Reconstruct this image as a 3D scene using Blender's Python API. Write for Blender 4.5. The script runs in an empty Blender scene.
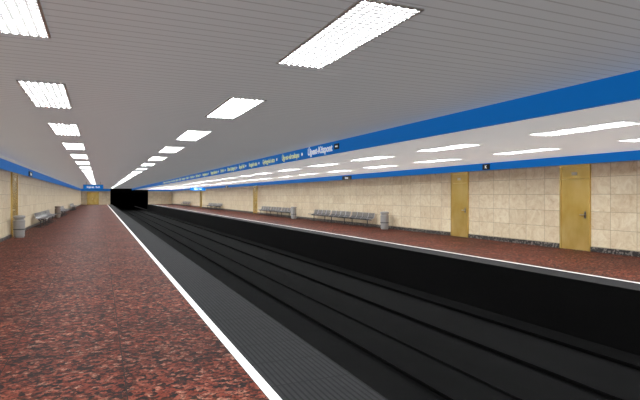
import bpy, math, random
from mathutils import Vector, Matrix
random.seed(4)
sc = bpy.context.scene
sc.view_settings.view_transform = 'Standard'

# ------------------------------------------------------------ constants (metres)
XL, XR = -3.17, 12.96          # side walls
EL, ER = 2.07, 8.34            # platform edges
Y0, Y1 = -14.0, 102.0
ZC, ZL = 3.02, 2.80            # main ceiling / lower ceiling
XF, ZF = 5.57, 2.705           # blue fascia
ZB = -1.1                      # track bed
LAMP = 385.0

# ------------------------------------------------------------ materials
class NT:
    def __init__(s, name):
        s.m = bpy.data.materials.new(name); s.m.use_nodes = True
        s.t = s.m.node_tree; s.n = s.t.nodes; s.l = s.t.links
        s.b = s.n['Principled BSDF']
    def add(s, typ, **kw):
        nd = s.n.new(typ)
        for k, v in kw.items():
            if k.startswith('i_'): nd.inputs[k[2:].replace('_', ' ')].default_value = v
            else: setattr(nd, k, v)
        return nd
    def link(s, a, b): s.l.new(a, b)
    def math(s, op, a, b=None):
        nd = s.n.new('ShaderNodeMath'); nd.operation = op
        for i, v in enumerate((a, b)):
            if v is None: continue
            if isinstance(v, (int, float)): nd.inputs[i].default_value = v
            else: s.link(v, nd.inputs[i])
        return nd.outputs[0]
    def mix(s, fac, a, b, mode='MIX'):
        nd = s.n.new('ShaderNodeMixRGB'); nd.blend_type = mode
        for i, v in enumerate((fac, a, b)):
            if isinstance(v, (int, float)): nd.inputs[i].default_value = v
            elif isinstance(v, tuple): nd.inputs[i].default_value = v + (1,) if len(v) == 3 else v
            else: s.link(v, nd.inputs[i])
        return nd.outputs[0]
    def ramp(s, fac, stops, interp='LINEAR'):
        nd = s.n.new('ShaderNodeValToRGB'); cr = nd.color_ramp; cr.interpolation = interp
        while len(cr.elements) < len(stops): cr.elements.new(0.5)
        for e, (p, c) in zip(cr.elements, stops): e.position = p; e.color = c + (1,)
        s.link(fac, nd.inputs[0]); return nd.outputs[0]
    def coords(s):
        tc = s.n.new('ShaderNodeTexCoord'); sp = s.n.new('ShaderNodeSeparateXYZ')
        s.link(tc.outputs['Object'], sp.inputs[0])
        return tc.outputs['Object'], sp.outputs
    def comb(s, x, y, z=0.0):
        nd = s.n.new('ShaderNodeCombineXYZ')
        for i, v in enumerate((x, y, z)):
            if isinstance(v, (int, float)): nd.inputs[i].default_value = v
            else: s.link(v, nd.inputs[i])
        return nd.outputs[0]

def plain(name, col, rough=0.5, metal=0.0, emis=None, noise=0.0, nscale=6.0, spec=None):
    m = NT(name)
    m.b.inputs['Roughness'].default_value = rough
    m.b.inputs['Metallic'].default_value = metal
    if spec is not None: m.b.inputs['Specular IOR Level'].default_value = spec
    o, _ = m.coords()
    nz = m.add('ShaderNodeTexNoise', i_Scale=nscale, i_Detail=4.0); m.link(o, nz.inputs['Vector'])
    k = 1 - noise
    c = m.mix(nz.outputs['Fac'], tuple(x * k for x in col), tuple(min(1, x * (1 + noise)) for x in col))
    m.link(c, m.b.inputs['Base Color'])
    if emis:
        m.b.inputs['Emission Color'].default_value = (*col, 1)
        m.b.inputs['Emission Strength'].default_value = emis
    return m.m

def granite_mat():
    m = NT('red_granite')
    o, xyz = m.coords()
    sx = m.math('ADD', xyz['X'], 102.0 - 0.2 + 0.0)
    v = m.comb(m.math('ADD', xyz['Y'], 100.0), sx)
    br = m.add('ShaderNodeTexBrick', offset=0.0, i_Scale=1.0, i_Mortar_Size=0.005)
    br.inputs['Brick Width'].default_value = 0.6
    br.inputs['Row Height'].default_value = 1.02
    br.inputs['Color1'].default_value = (0.0, 0.0, 0.0, 1)
    br.inputs['Color2'].default_value = (1.0, 1.0, 1.0, 1)
    br.inputs['Mortar'].default_value = (0.5, 0.5, 0.5, 1)
    m.link(v, br.inputs['Vector'])
    off = m.add('ShaderNodeVectorMath', operation='MULTIPLY_ADD')
    m.link(br.outputs['Color'], off.inputs[0]); off.inputs[1].default_value = (37, 53, 11); m.link(o, off.inputs[2])
    n1 = m.add('ShaderNodeTexNoise', i_Scale=9.0, i_Detail=6.0, i_Roughness=0.75, i_Distortion=1.6)
    m.link(off.outputs[0], n1.inputs['Vector'])
    n2 = m.add('ShaderNodeTexNoise', i_Scale=36.0, i_Detail=3.0)
    m.link(off.outputs[0], n2.inputs['Vector'])
    vo = m.add('ShaderNodeTexVoronoi', i_Scale=23.0); vo.feature = 'F1'
    wv = m.add('ShaderNodeVectorMath', operation='MULTIPLY_ADD')
    m.link(n1.outputs['Color'], wv.inputs[0]); wv.inputs[1].default_value = (0.12, 0.12, 0.12); m.link(off.outputs[0], wv.inputs[2])
    m.link(wv.outputs[0], vo.inputs['Vector'])
    sep = m.add('ShaderNodeSeparateColor'); m.link(vo.outputs['Color'], sep.inputs[0])
    f = m.math('ADD', m.math('MULTIPLY', sep.outputs[0], 0.65), m.math('MULTIPLY', n1.outputs['Fac'], 0.45))
    base = m.ramp(f, [(0.25, (0.006, 0.006, 0.007)), (0.40, (0.022, 0.009, 0.007)), (0.50, (0.098, 0.019, 0.010)),
                      (0.68, (0.150, 0.034, 0.018)), (0.80, (0.20, 0.065, 0.040)), (0.92, (0.33, 0.20, 0.145))])
    fl = m.ramp(n2.outputs['Fac'], [(0.40, (0.16, 0.18, 0.19)), (0.53, (1, 1, 1))])
    c = m.mix(0.85, base, fl, 'MULTIPLY')
    tint = m.ramp(br.outputs['Color'], [(0.0, (0.72, 0.74, 0.78)), (1.0, (1.1, 1.02, 1.0))])
    c = m.mix(1.0, c, tint, 'MULTIPLY')
    c = m.mix(br.outputs['Fac'], c, (0.012, 0.009, 0.008))
    m.link(c, m.b.inputs['Base Color'])
    m.b.inputs['Roughness'].default_value = 0.6
    m.b.inputs['Specular IOR Level'].default_value = 0.05
    return m.m

def travertine_mat(name, axis):
    m = NT(name)
    o, xyz = m.coords()
    v = m.comb(m.math('ADD', xyz[axis], 100.05), m.math('ADD', xyz['Z'], 9.85))
    br = m.add('ShaderNodeTexBrick', offset=0.0, i_Scale=1.0, i_Mortar_Size=0.006)
    br.inputs['Brick Width'].default_value = 0.75
    br.inputs['Row Height'].default_value = 0.5
    br.inputs['Color1'].default_value = (0, 0, 0, 1)
    br.inputs['Color2'].default_value = (1, 1, 1, 1)
    br.inputs['Mortar'].default_value = (0.5, 0.5, 0.5, 1)
    m.link(v, br.inputs['Vector'])
    off = m.add('ShaderNodeVectorMath', operation='MULTIPLY_ADD')
    m.link(br.outputs['Color'], off.inputs[0]); off.inputs[1].default_value = (21, 33, 17); m.link(o, off.inputs[2])
    n1 = m.add('ShaderNodeTexNoise', i_Scale=3.4, i_Detail=9.0, i_Roughness=0.75, i_Distortion=1.4)
    m.link(off.outputs[0], n1.inputs['Vector'])
    base = m.ramp(n1.outputs['Fac'], [(0.27, (0.52, 0.38, 0.23)), (0.42, (0.69, 0.57, 0.395)), (0.58, (0.79, 0.695, 0.52)), (0.8, (0.85, 0.79, 0.65))])
    tint = m.ramp(br.outputs['Color'], [(0.0, (0.90, 0.87, 0.83)), (0.5, (0.97, 0.96, 0.94)), (1.0, (1.0, 1.0, 1.0))])
    c = m.mix(1.0, base, tint, 'MULTIPLY')
    c = m.mix(br.outputs['Fac'], c, (0.36, 0.28, 0.18))
    m.link(c, m.b.inputs['Base Color'])
    m.b.inputs['Roughness'].default_value = 0.4
    m.b.inputs['Specular IOR Level'].default_value = 0.3
    return m.m

def slat_mat(name, col, gap, period, axis='Y', fill_glow=0.0):
    m = NT(name)
    o, xyz = m.coords()
    fr = m.math('FRACT', m.math('DIVIDE', m.math('ADD', xyz[axis], 200.0), period))
    g = m.math('LESS_THAN', fr, 0.12)
    nz = m.add('ShaderNodeTexNoise', i_Scale=0.8, i_Detail=3.0); m.link(o, nz.inputs['Vector'])
    cc = m.mix(nz.outputs['Fac'], tuple(x * 0.95 for x in col), col)
    c = m.mix(g, cc, gap)
    m.link(c, m.b.inputs['Base Color'])
    m.b.inputs['Roughness'].default_value = 0.45
    if fill_glow:
        m.link(c, m.b.inputs['Emission Color']); m.b.inputs['Emission Strength'].default_value = fill_glow  # slats emit their own colour as added fill light, not a lamp
    bp = m.add('ShaderNodeBump', i_Strength=0.15, i_Distance=0.01)
    m.link(m.math('SUBTRACT', 1.0, g), bp.inputs['Height']); m.link(bp.outputs[0], m.b.inputs['Normal'])
    return m.m

def ribbed_mat():
    m = NT('grooved_edge_stone')
    o, xyz = m.coords()
    fr = m.math('FRACT', m.math('DIVIDE', m.math('ADD', xyz['X'], 50.0), 0.05))
    g = m.math('LESS_THAN', fr, 0.35)
    fy = m.math('FRACT', m.math('DIVIDE', m.math('ADD', xyz['Y'], 50.0), 0.6))
    g2 = m.math('LESS_THAN', fy, 0.02)
    nz = m.add('ShaderNodeTexNoise', i_Scale=9.0, i_Detail=6.0); m.link(o, nz.inputs['Vector'])
    c = m.mix(nz.outputs['Fac'], (0.014, 0.014, 0.015), (0.030, 0.030, 0.031))
    c = m.mix(m.math('MAXIMUM', g, g2), c, (0.010, 0.010, 0.011))
    m.link(c, m.b.inputs['Base Color'])
    m.b.inputs['Roughness'].default_value = 0.8
    m.b.inputs['Specular IOR Level'].default_value = 0.08
    bp = m.add('ShaderNodeBump', i_Strength=0.4, i_Distance=0.01)
    m.link(m.math('SUBTRACT', 1.0, g), bp.inputs['Height']); m.link(bp.outputs[0], m.b.inputs['Normal'])
    return m.m

def mosaic_mat():
    m = NT('dark_mosaic')
    o, _ = m.coords()
    vo = m.add('ShaderNodeTexVoronoi', i_Scale=22.0); m.link(o, vo.inputs['Vector'])
    sep = m.add('ShaderNodeSeparateColor'); m.link(vo.outputs['Color'], sep.inputs[0])
    c = m.ramp(sep.outputs[0], [(0.0, (0.010, 0.009, 0.009)), (0.6, (0.04, 0.035, 0.035)), (0.85, (0.2, 0.18, 0.16))])
    m.link(c, m.b.inputs['Base Color']); m.b.inputs['Roughness'].default_value = 0.4
    return m.m

def brass_mat():
    m = NT('golden_anodised_metal')
    o, xyz = m.coords()
    n = m.add('ShaderNodeTexNoise', i_Scale=2.0, i_Detail=3.0)
    m.link(m.comb(m.math('MULTIPLY', xyz['X'], 1.0), xyz['Y'], m.math('MULTIPLY', xyz['Z'], 0.6)), n.inputs['Vector'])
    c = m.ramp(n.outputs['Fac'], [(0.3, (0.66, 0.45, 0.10)), (0.7, (0.90, 0.69, 0.27))])
    m.link(c, m.b.inputs['Base Color'])
    m.b.inputs['Metallic'].default_value = 0.65; m.b.inputs['Roughness'].default_value = 0.24
    return m.m

M = dict(
    granite=granite_mat(),
    travL=travertine_mat('travertine_side', 'Y'),
    travE=travertine_mat('travertine_end', 'X'),
    ceil=slat_mat('grey_ceiling_slats_fill_glow', (0.60, 0.62, 0.64), (0.42, 0.43, 0.44), 0.15, fill_glow=0.28),  # unlit slats; emission added because the lamps leave the ceiling too dark
    ceil2=slat_mat('white_ceiling_slats_fill_glow', (0.88, 0.89, 0.90), (0.76, 0.76, 0.76), 0.15, fill_glow=0.40),  # lower ceiling also brightened by emission built into its material
    rib=ribbed_mat(), mosaic=mosaic_mat(), brass=brass_mat(),
    white=plain('white_line_stone', (0.80, 0.80, 0.78), 0.5, noise=0.08, nscale=20),
    blue=plain('blue_enamel_fill_glow', (0.000, 0.16, 0.56), 0.45, noise=0.04, emis=0.40, spec=0.25),  # faint emission put into the enamel to lift its brightness, no backlight
    black=plain('trough_black', (0.004, 0.004, 0.004), 0.8, noise=0.3, spec=0.05),
    bed=plain('sooty_track_bed', (0.0055, 0.0055, 0.0055), 0.9, noise=0.3, nscale=1.5, spec=0.02),
    walk=plain('dark_concrete', (0.0048, 0.0048, 0.0048), 0.9, noise=0.3, nscale=2.5, spec=0.02),
    rail=plain('rail_steel', (0.0045, 0.0045, 0.0045), 0.9, 0.0, noise=0.2, spec=0.02),
    tun=plain('tunnel_soot', (0.003, 0.003, 0.003), 0.95, noise=0.3, spec=0.0),
    frame=plain('lamp_frame_white', (0.7, 0.7, 0.7), 0.4),
    lamp=plain('lamp_tube_glow', (0.95, 0.985, 1.0), 0.5, emis=LAMP),
    refl=plain('lamp_reflector_glow', (0.9, 0.92, 0.92), 0.5, emis=0.9),
    louvre=plain('lamp_louvre', (0.55, 0.55, 0.55), 0.5, emis=0.8),
    steel=plain('brushed_steel', (0.55, 0.55, 0.56), 0.3, 0.9, noise=0.1),
    seat=plain('seat_wire_metal', (0.16, 0.16, 0.165), 0.4, 0.7, noise=0.1),
    dsteel=plain('dark_steel', (0.10, 0.10, 0.105), 0.4, 0.7, noise=0.1),
    grey=plain('grey_paint', (0.33, 0.32, 0.31), 0.45, noise=0.1),
    brown=plain('brown_grey_paint', (0.22, 0.17, 0.14), 0.5, noise=0.1),
    sblack=plain('sign_black', (0.01, 0.01, 0.012), 0.4),
    swhite=plain('sign_white', (0.9, 0.9, 0.9), 0.4, emis=0.5),
    plate=plain('notice_plate_grey', (0.55, 0.55, 0.52), 0.4),
    syellow=plain('sign_yellow', (0.78, 0.82, 0.42), 0.4, emis=0.4),
)

# ------------------------------------------------------------ mesh builder
class MB:
    def __init__(s): s.v = []; s.f = []; s.mi = []; s.mats = []
    def mid(s, k):
        if k not in s.mats: s.mats.append(k)
        return s.mats.index(k)
    def poly(s, pts, mat):
        n = len(s.v); s.v += [tuple(p) for p in pts]; s.f.append(list(range(n, n + len(pts)))); s.mi.append(s.mid(mat))
    def box(s, x0, x1, y0, y1, z0, z1, mat):
        n = len(s.v)
        s.v += [(x0, y0, z0), (x1, y0, z0), (x1, y1, z0), (x0, y1, z0), (x0, y0, z1), (x1, y0, z1), (x1, y1, z1), (x0, y1, z1)]
        for q in ((0, 3, 2, 1), (4, 5, 6, 7), (0, 1, 5, 4), (1, 2, 6, 5), (2, 3, 7, 6), (3, 0, 4, 7)):
            s.f.append([n + i for i in q]); s.mi.append(s.mid(mat))
    def lathe(s, prof, mat, cx=0, cy=0, seg=24):
        n = len(s.v)
        for r, z in prof:
            for i in range(seg):
                a = 2 * math.pi * i / seg; s.v.append((cx + r * math.cos(a), cy + r * math.sin(a), z))
        for j in range(len(prof) - 1):
            for i in range(seg):
                k = (i + 1) % seg
                s.f.append([n + j * seg + i, n + j * seg + k, n + (j + 1) * seg + k, n + (j + 1) * seg + i]); s.mi.append(s.mid(mat))
    def tube(s, p, q, r, mat, seg=8):
        p = Vector(p); q = Vector(q); d = (q - p).normalized()
        u = d.orthogonal().normalized(); w = d.cross(u); n = len(s.v)
        for c in (p, q):
            for i in range(seg):
                a = 2 * math.pi * i / seg; s.v.append(tuple(c + u * (r * math.cos(a)) + w * (r * math.sin(a))))
        for i in range(seg):
            k = (i + 1) % seg; s.f.append([n + i, n + k, n + seg + k, n + seg + i]); s.mi.append(s.mid(mat))
        s.f.append([n + i for i in range(seg)][::-1]); s.mi.append(s.mid(mat))
        s.f.append([n + seg + i for i in range(seg)]); s.mi.append(s.mid(mat))
    def prism_y(s, prof, y0, y1, mat):   # prof = list of (x,z) closed outline
        n = len(s.v); k = len(prof)
        for y in (y0, y1): s.v += [(x, y, z) for x, z in prof]
        for i in range(k):
            j = (i + 1) % k; s.f.append([n + i, n + j, n + k + j, n + k + i]); s.mi.append(s.mid(mat))
        s.f.append([n + i for i in range(k)][::-1]); s.mi.append(s.mid(mat))
        s.f.append([n + k + i for i in range(k)]); s.mi.append(s.mid(mat))
    def mesh(s, name):
        me = bpy.data.meshes.new(name); me.from_pydata(s.v, [], s.f)
        for k in s.mats: me.materials.append(M[k])
        me.polygons.foreach_set('material_index', s.mi); me.update(); return me
    def obj(s, name, loc=(0, 0, 0), rot=(0, 0, 0), parent=None):
        return place(s.mesh(name), name, loc, rot, parent)

def place(me, name, loc=(0, 0, 0), rot=(0, 0, 0), parent=None):
    o = bpy.data.objects.new(name, me); sc.collection.objects.link(o)
    o.location = loc; o.rotation_euler = rot
    if parent: o.parent = parent
    return o
def empty(name, loc=(0, 0, 0), rot=(0, 0, 0)): return place(None, name, loc, rot)

# ------------------------------------------------------------ shell
def platform(name, xa, xb, strips):
    b = MB()
    b.poly([(xa, Y0, ZB - .2), (xa, Y1, ZB - .2), (xb, Y1, ZB - .2), (xb, Y0, ZB - .2)], 'black')
    for a, c, mt in strips:
        b.poly([(a, Y0, 0), (c, Y0, 0), (c, Y1, 0), (a, Y1, 0)], mt)
    for x in (xa, xb):
        b.poly([(x, Y0, ZB - .2), (x, Y1, ZB - .2), (x, Y1, 0), (x, Y0, 0)], 'black')
    for y in (Y0, Y1):
        b.poly([(xa, y, ZB - .2), (xb, y, ZB - .2), (xb, y, 0), (xa, y, 0)], 'black')
    b.obj(name)
platform('floor', XL, EL, [(XL, 1.22, 'granite'), (1.22, 1.31, 'white'), (1.31, EL, 'rib')])
platform('floor', ER, XR, [(ER, 9.02, 'rib'), (9.02, 9.12, 'white'), (9.12, XR, 'granite')])

b = MB(); b.box(EL, ER, Y0, Y1 + 40, ZB - .2, ZB, 'bed'); b.obj('track_bed_floor')
b = MB(); b.box(XL - .2, XL, Y0, Y1, -.2, ZC, 'travL'); b.obj('wall_left')
b = MB(); b.box(XR, XR + .2, Y0, Y1, -.2, ZC, 'travL'); b.obj('wall_right')
b = MB(); b.box(XL - .2, XR + .2, Y0 - .2, Y0, ZB - .2, ZC, 'travE'); b.obj('wall_back')
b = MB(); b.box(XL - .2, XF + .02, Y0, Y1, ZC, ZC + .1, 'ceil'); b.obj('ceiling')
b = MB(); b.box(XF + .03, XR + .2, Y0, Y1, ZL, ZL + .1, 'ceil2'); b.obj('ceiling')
# end wall with tunnel portal
b = MB()
b.box(XL - .2, EL - .3, Y1, Y1 + .3, 0, ZC, 'travE'); b.box(ER + .2, XR + .2, Y1, Y1 + .3, 0, ZC, 'travE')
b.box(EL - .3, ER + .2, Y1, Y1 + .3, 2.25, ZC, 'tun')
b.obj('wall_end')
b = MB()
b.box(EL - .5, EL - .3, Y1 + .3, Y1 + 40, ZB, 2.6, 'tun'); b.box(ER + .2, ER + .4, Y1 + .3, Y1 + 40, ZB, 2.6, 'tun')
b.box(EL - .5, ER + .4, Y1 + .3, Y1 + 40, 2.6, 2.8, 'tun'); b.box(EL - .5, ER + .4, Y1 + 40, Y1 + 40.2, ZB, 2.8, 'tun')
b.obj('tunnel_wall')
# blue bands and fascia
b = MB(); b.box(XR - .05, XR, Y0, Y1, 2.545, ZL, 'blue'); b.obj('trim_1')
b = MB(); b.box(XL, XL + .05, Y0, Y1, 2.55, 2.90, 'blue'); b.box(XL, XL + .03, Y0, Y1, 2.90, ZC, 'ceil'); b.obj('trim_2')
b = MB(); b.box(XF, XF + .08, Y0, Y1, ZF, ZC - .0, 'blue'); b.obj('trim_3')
b = MB(); b.box(XR - .025, XR, Y0, Y1, 0, .14, 'mosaic'); b.obj('baseboard_right')
b = MB(); b.box(XL, XL + .025, Y0, Y1, 0, .12, 'mosaic'); b.obj('baseboard_left')
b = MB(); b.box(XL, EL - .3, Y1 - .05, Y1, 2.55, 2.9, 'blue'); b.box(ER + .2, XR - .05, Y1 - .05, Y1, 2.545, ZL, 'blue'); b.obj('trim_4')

# ------------------------------------------------------------ railway
def rail_prof(cx, z0):
    h = .15
    p = [(-.07, 0), (.07, 0), (.07, .015), (.012, .03), (.012, h - .04), (.036, h - .03), (.036, h), (-.036, h), (-.036, h - .03), (-.012, h - .04), (-.012, .03), (-.07, .015)]
    return [(cx + x, z0 + z) for x, z in p]
for cx in (3.5, 6.94):
    e = empty('railway_track', (cx, 0, ZB))
    b = MB()
    for s in (-.7175, .7175): b.prism_y(rail_prof(s, -.08), Y0, Y1 + 38, 'rail')
    b.obj('rails', parent=e)
# centre kerb / cable duct between the tracks
b = MB(); b.box(5.05, 5.40, Y0, Y1 + 30, ZB, ZB + .04, 'walk'); b.obj('cable_duct')

# ------------------------------------------------------------ lamps
def lamp_mesh(name, W=.54, L=1.90):
    b = MB(); hw, hl = W / 2, L / 2; f = .02
    b.box(-hw, hw, -hl, hl, -.002, .0, 'frame')
    def q(x0, x1, z, mt): b.poly([(x0, -hl + f, z), (x0, hl - f, z), (x1, hl - f, z), (x1, -hl + f, z)], mt)
    q(-hw + f, hw - f, -.004, 'refl')
    for x0, x1, y0, y1 in ((-hw, -hw + f, -hl, hl), (hw - f, hw, -hl, hl), (-hw, hw, -hl, -hl + f), (-hw, hw, hl - f, hl)):
        b.box(x0, x1, y0, y1, -.014, 0, 'frame')
    nx, ny = 7, 30
    pw = (W - 2 * f) / nx
    for i in range(nx):
        c = -hw + f + pw * (i + .5); q(c - .004, c + .004, -.006, 'lamp')
    for i in range(1, nx):
        x = -hw + f + pw * i; b.box(x - .006, x + .006, -hl + f, hl - f, -.013, -.008, 'louvre')
    for i in range(1, ny):
        y = -hl + f + (L - 2 * f) * i / ny; b.box(-hw + f, hw - f, y - .012, y + .012, -.013, -.008, 'louvre')
    return b.mesh(name)
lm = lamp_mesh('ceiling_light')
y = 4.1 - 3.92 * 4
while y < Y1 - 2:
    for x in (-.67, 1.98): place(lm, 'ceiling_light', (x, y, ZC - .001))
    y += 3.92
y = 6.3 - 3.8 * 5
while y < Y1 - 2:
    for x in (7.9, 10.45): place(lm, 'ceiling_light', (x, y, ZL - .001))
    y += 3.8

# ------------------------------------------------------------ doors
def door(name, wall_x, y0, y1, side, H=2.53):
    # side=+1: wall at right (door faces -x); -1: left wall
    e = empty(name, (wall_x, (y0 + y1) / 2, 0)); w = (y1 - y0) / 2; s = -side
    def bx(b, a0, a1, *r): b.box(min(s * a0, s * a1), max(s * a0, s * a1), *r)
    b = MB()
    bx(b, 0, .06, -w, -w + .06, 0, H, 'brass'); bx(b, 0, .06, w - .06, w, 0, H, 'brass'); bx(b, 0, .06, -w + .06, w - .06, H - .08, H, 'brass')
    b.obj('frame', parent=e)
    b = MB(); bx(b, .0, .04, -w + .065, w - .065, .01, 2.1, 'brass'); bx(b, .0, .045, -w + .065, w - .065, 2.11, H - .085, 'brass')
    b.obj('leaf', parent=e)
    b = MB(); b.tube((s * .04, -w + .16, 1.05), (s * .10, -w + .16, 1.05), .012, 'steel'); b.tube((s * .10, -w + .15, 1.05), (s * .10, -w + .29, 1.05), .012, 'steel')
    bx(b, .04, .048, -w + .13, -w + .19, .95, 1.15, 'dsteel'); b.obj('handle', parent=e)
    b = MB(); bx(b, .045, .055, -.09, .09, 2.22, 2.31, 'plate'); b.obj('notice_plate', parent=e)
door('door_1', XR, 10.05, 11.08, 1)
door('door_2', XR, 15.27, 16.28, 1)
door('door_3', XR, 43.4, 44.6, 1)
door('door_4', XL, 22.6, 24.0, -1)
door('door_5', XR, 70, 71.4, 1)
# doors at the end wall
def end_door(name, x0, x1):
    b = MB()
    b.box(x0, x1, Y1 - .07, Y1, 0, 2.3, 'brass'); b.box(x0 + .08, (x0 + x1) / 2 - .02, Y1 - .10, Y1 - .07, .02, 2.2, 'brass')
    b.box((x0 + x1) / 2 + .02, x1 - .08, Y1 - .10, Y1 - .07, .02, 2.2, 'brass'); b.box((x0 + x1) / 2 - .1, (x0 + x1) / 2 - .06, Y1 - .14, Y1 - .10, .95, 1.15, 'steel')
    b.obj(name)
end_door('door_6', -2.2, -.2)

# ------------------------------------------------------------ benches
def bench_mesh(L=2.5, n=4):
    b = MB()
    # local: x = forward (away from wall), y = along
    prof = [(.52, .43), (.50, .45), (.40, .445), (.22, .43), (.14, .45), (.09, .50), (.06, .60), (.04, .70), (.03, .72)]
    pitch = L / n
    for i in range(n):
        yc = -L / 2 + pitch * (i + .5); hw = pitch / 2 - .03
        for k in range(len(prof) - 1):
            (xa, za), (xb, zb) = prof[k], prof[k + 1]
            # open wire-work: thin slats running along the seat's width
            for t0, t1 in ((0, .30), (.5, .80)):
                p0 = (xa + (xb - xa) * t0, za + (zb - za) * t0); p1 = (xa + (xb - xa) * t1, za + (zb - za) * t1)
                b.prism_y([(p0[0], p0[1]), (p1[0], p1[1]), (p1[0] + .006, p1[1] + .01), (p0[0] + .006, p0[1] + .01)], yc - hw, yc + hw, 'seat')
        for s in (-1, 1):
            for k in range(len(prof) - 1):
                b.tube((prof[k][0], yc + s * hw, prof[k][1]), (prof[k + 1][0], yc + s * hw, prof[k + 1][1]), .012, 'steel', 6)
    b.tube((.26, -L / 2, .38), (.26, L / 2, .38), .03, 'dsteel')
    for yy in (-L / 2 + .4, L / 2 - .4):
        b.tube((.26, yy, .38), (.26, yy, .03), .025, 'dsteel'); b.box(.04, .48, yy - .03, yy + .03, 0, .03, 'dsteel')
        b.box(.16, .38, yy - .02, yy + .02, .36, .43, 'dsteel')
    return b.mesh('platform_bench')
bm_ = bench_mesh()
def bench_r(y): place(bm_, 'platform_bench', (XR - .12, y, 0), (0, 0, math.pi))
def bench_l(y): place(bm_, 'platform_bench', (XL + .12, y, 0))
for s in (23.4, 35.0, 58, 80):
    for k in range(3): bench_r(s + 2.65 * k)
for s in (30, 44, 62): 
    for k in range(3): bench_l(s + 2.65 * k)

# ------------------------------------------------------------ bins
def bin_obj(x, y, mat):
    b = MB()
    b.lathe([(0.0, .0), (.17, .0), (.17, .04), (.19, .05), (.20, .62), (.205, .63), (.205, .66), (.17, .67), (.17, .74), (.205, .75), (.21, .80), (.19, .84), (.12, .85), (.12, .80), (0, .80)], mat, seg=28)
    b.lathe([(.203, .30), (.206, .30), (.206, .34), (.203, .34)], 'dsteel', seg=28)
    b.obj('litter_bin', (x, y, 0))
bin_obj(12.55, 20.8, 'grey')
bin_obj(12.5, 33.0, 'grey')
bin_obj(-2.85, 22.3, 'grey')
bin_obj(-2.85, 41.5, 'brown')

# ------------------------------------------------------------ signs
def text(body, size, mat, loc, rot, parent, align='RIGHT', name='lettering'):
    cu = bpy.data.curves.new(name, 'FONT'); cu.body = body; cu.size = size; cu.align_x = align; cu.extrude = .002; cu.offset = .006
    cu.materials.append(M[mat])
    o = place(cu, name, loc, rot, parent); return o
RT = (math.pi / 2, 0, -math.pi / 2)      # faces -x
e = empty('station_route_sign', (XF, 0, ZF))
names = ['Újpest-Központ', 'Újpest-városkapu', 'Gyöngyösi utca', 'Forgách utca', 'Árpád híd', 'Dózsa György út', 'Lehel tér', 'Nyugati pályaudvar',
         'Arany János utca', 'Deák Ferenc tér', 'Ferenciek tere', 'Kálvin tér', 'Corvin-negyed', 'Klinikák', 'Nagyvárad tér', 'Népliget', 'Ecseri út',
         'Pöttyös utca', 'Határ út', 'Kőbánya-Kispest']
b = MB(); b.box(-.012, 0, 11.45, 11.72, .10, .24, 'sblack'); b.box(-.016, -.012, 11.52, 11.65, .15, .19, 'swhite'); b.obj('end_panel', parent=e)
ypos = 11.85
for i, nm in enumerate(names):
    sz = .26 if i == 0 else .225
    text(nm, sz, 'swhite' if i == 0 else 'syellow', (-.006, ypos, .08), RT, e)
    ln = len(nm) * sz * .53
    b = MB(); yy = ypos + ln + .22
    b.lathe([(0, 0), (.05, 0), (.05, .006), (0, .006)], 'swhite', seg=16)
    d = b.obj('stop_marker', (-.0, yy, .15), (0, -math.pi / 2, 0), e)
    ypos = yy + .22

def wall_sign(y, w, z0, z1, wall, txt=None):
    if wall > 0:
        e = empty('exit_sign', (XR - .05, y, 0))
        b = MB(); b.box(-.04, 0, -w / 2, w / 2, z0, z1, 'sblack'); b.obj('panel', parent=e)
        text(txt or 'Kijárat', (z1 - z0) * .75, 'swhite', (-.043, 0, z0 + (z1 - z0) * .24), RT, e, 'CENTER')
    else:
        e = empty('exit_sign', (XL + .05, y, 0))
        b = MB(); b.box(0, .04, -w / 2, w / 2, z0, z1, 'sblack'); b.obj('panel', parent=e)
        text(txt or 'Kijárat', (z1 - z0) * .75, 'swhite', (.043, 0, z0 + (z1 - z0) * .24), (math.pi / 2, 0, math.pi / 2), e, 'CENTER')
wall_sign(14.25, .34, 2.56, 2.76, 1, 'K')
wall_sign(25.5, 1.1, 2.54, 2.74, 1)
wall_sign(28, 1.1, 2.56, 2.78, -1)
wall_sign(55, 1.1, 2.52, 2.74, 1)

# hanging direction sign
def hang_sign(xc, y, w, h, zt, ceil):
    e = empty('hanging_direction_sign', (xc, y, 0))
    b = MB(); b.box(-w / 2, w / 2, -.06, .06, zt - h, zt, 'blue'); b.box(-w / 2 - .02, w / 2 + .02, -.07, .07, zt, zt + .02, 'dsteel'); b.box(-w / 2 - .02, w / 2 + .02, -.07, .07, zt - h - .02, zt - h, 'dsteel')
    b.obj('panel', parent=e)
    b = MB()
    for s in (-1, 1): b.tube((s * w * .35, 0, zt), (s * w * .35, 0, ceil), .015, 'dsteel')
    b.obj('hangers', parent=e)
    text('Kijárat  Exit', h * .55, 'swhite', (0, -.065, zt - h * .68), (math.pi / 2, 0, 0), e, 'CENTER')
hang_sign(-.6, 54, 1.8, .45, 2.7, ZC)
hang_sign(10.6, 60, 1.8, .35, 2.6, ZL)

# ------------------------------------------------------------ world + camera
w = bpy.data.worlds.new('World'); sc.world = w; w.use_nodes = True
w.node_tree.nodes['Background'].inputs[0].default_value = (.5, .5, .5, 1)
w.node_tree.nodes['Background'].inputs[1].default_value = 0.1
cam = bpy.data.cameras.new('camera'); co = bpy.data.objects.new('camera', cam); sc.collection.objects.link(co)
co.location = (0, 0, 1.6); co.rotation_euler = (math.pi / 2, 0, -math.atan(220 / 500))
cam.sensor_width = 36; cam.lens = 500 / 640 * 36; cam.shift_y = -4 / 640; cam.clip_end = 400
sc.camera = co
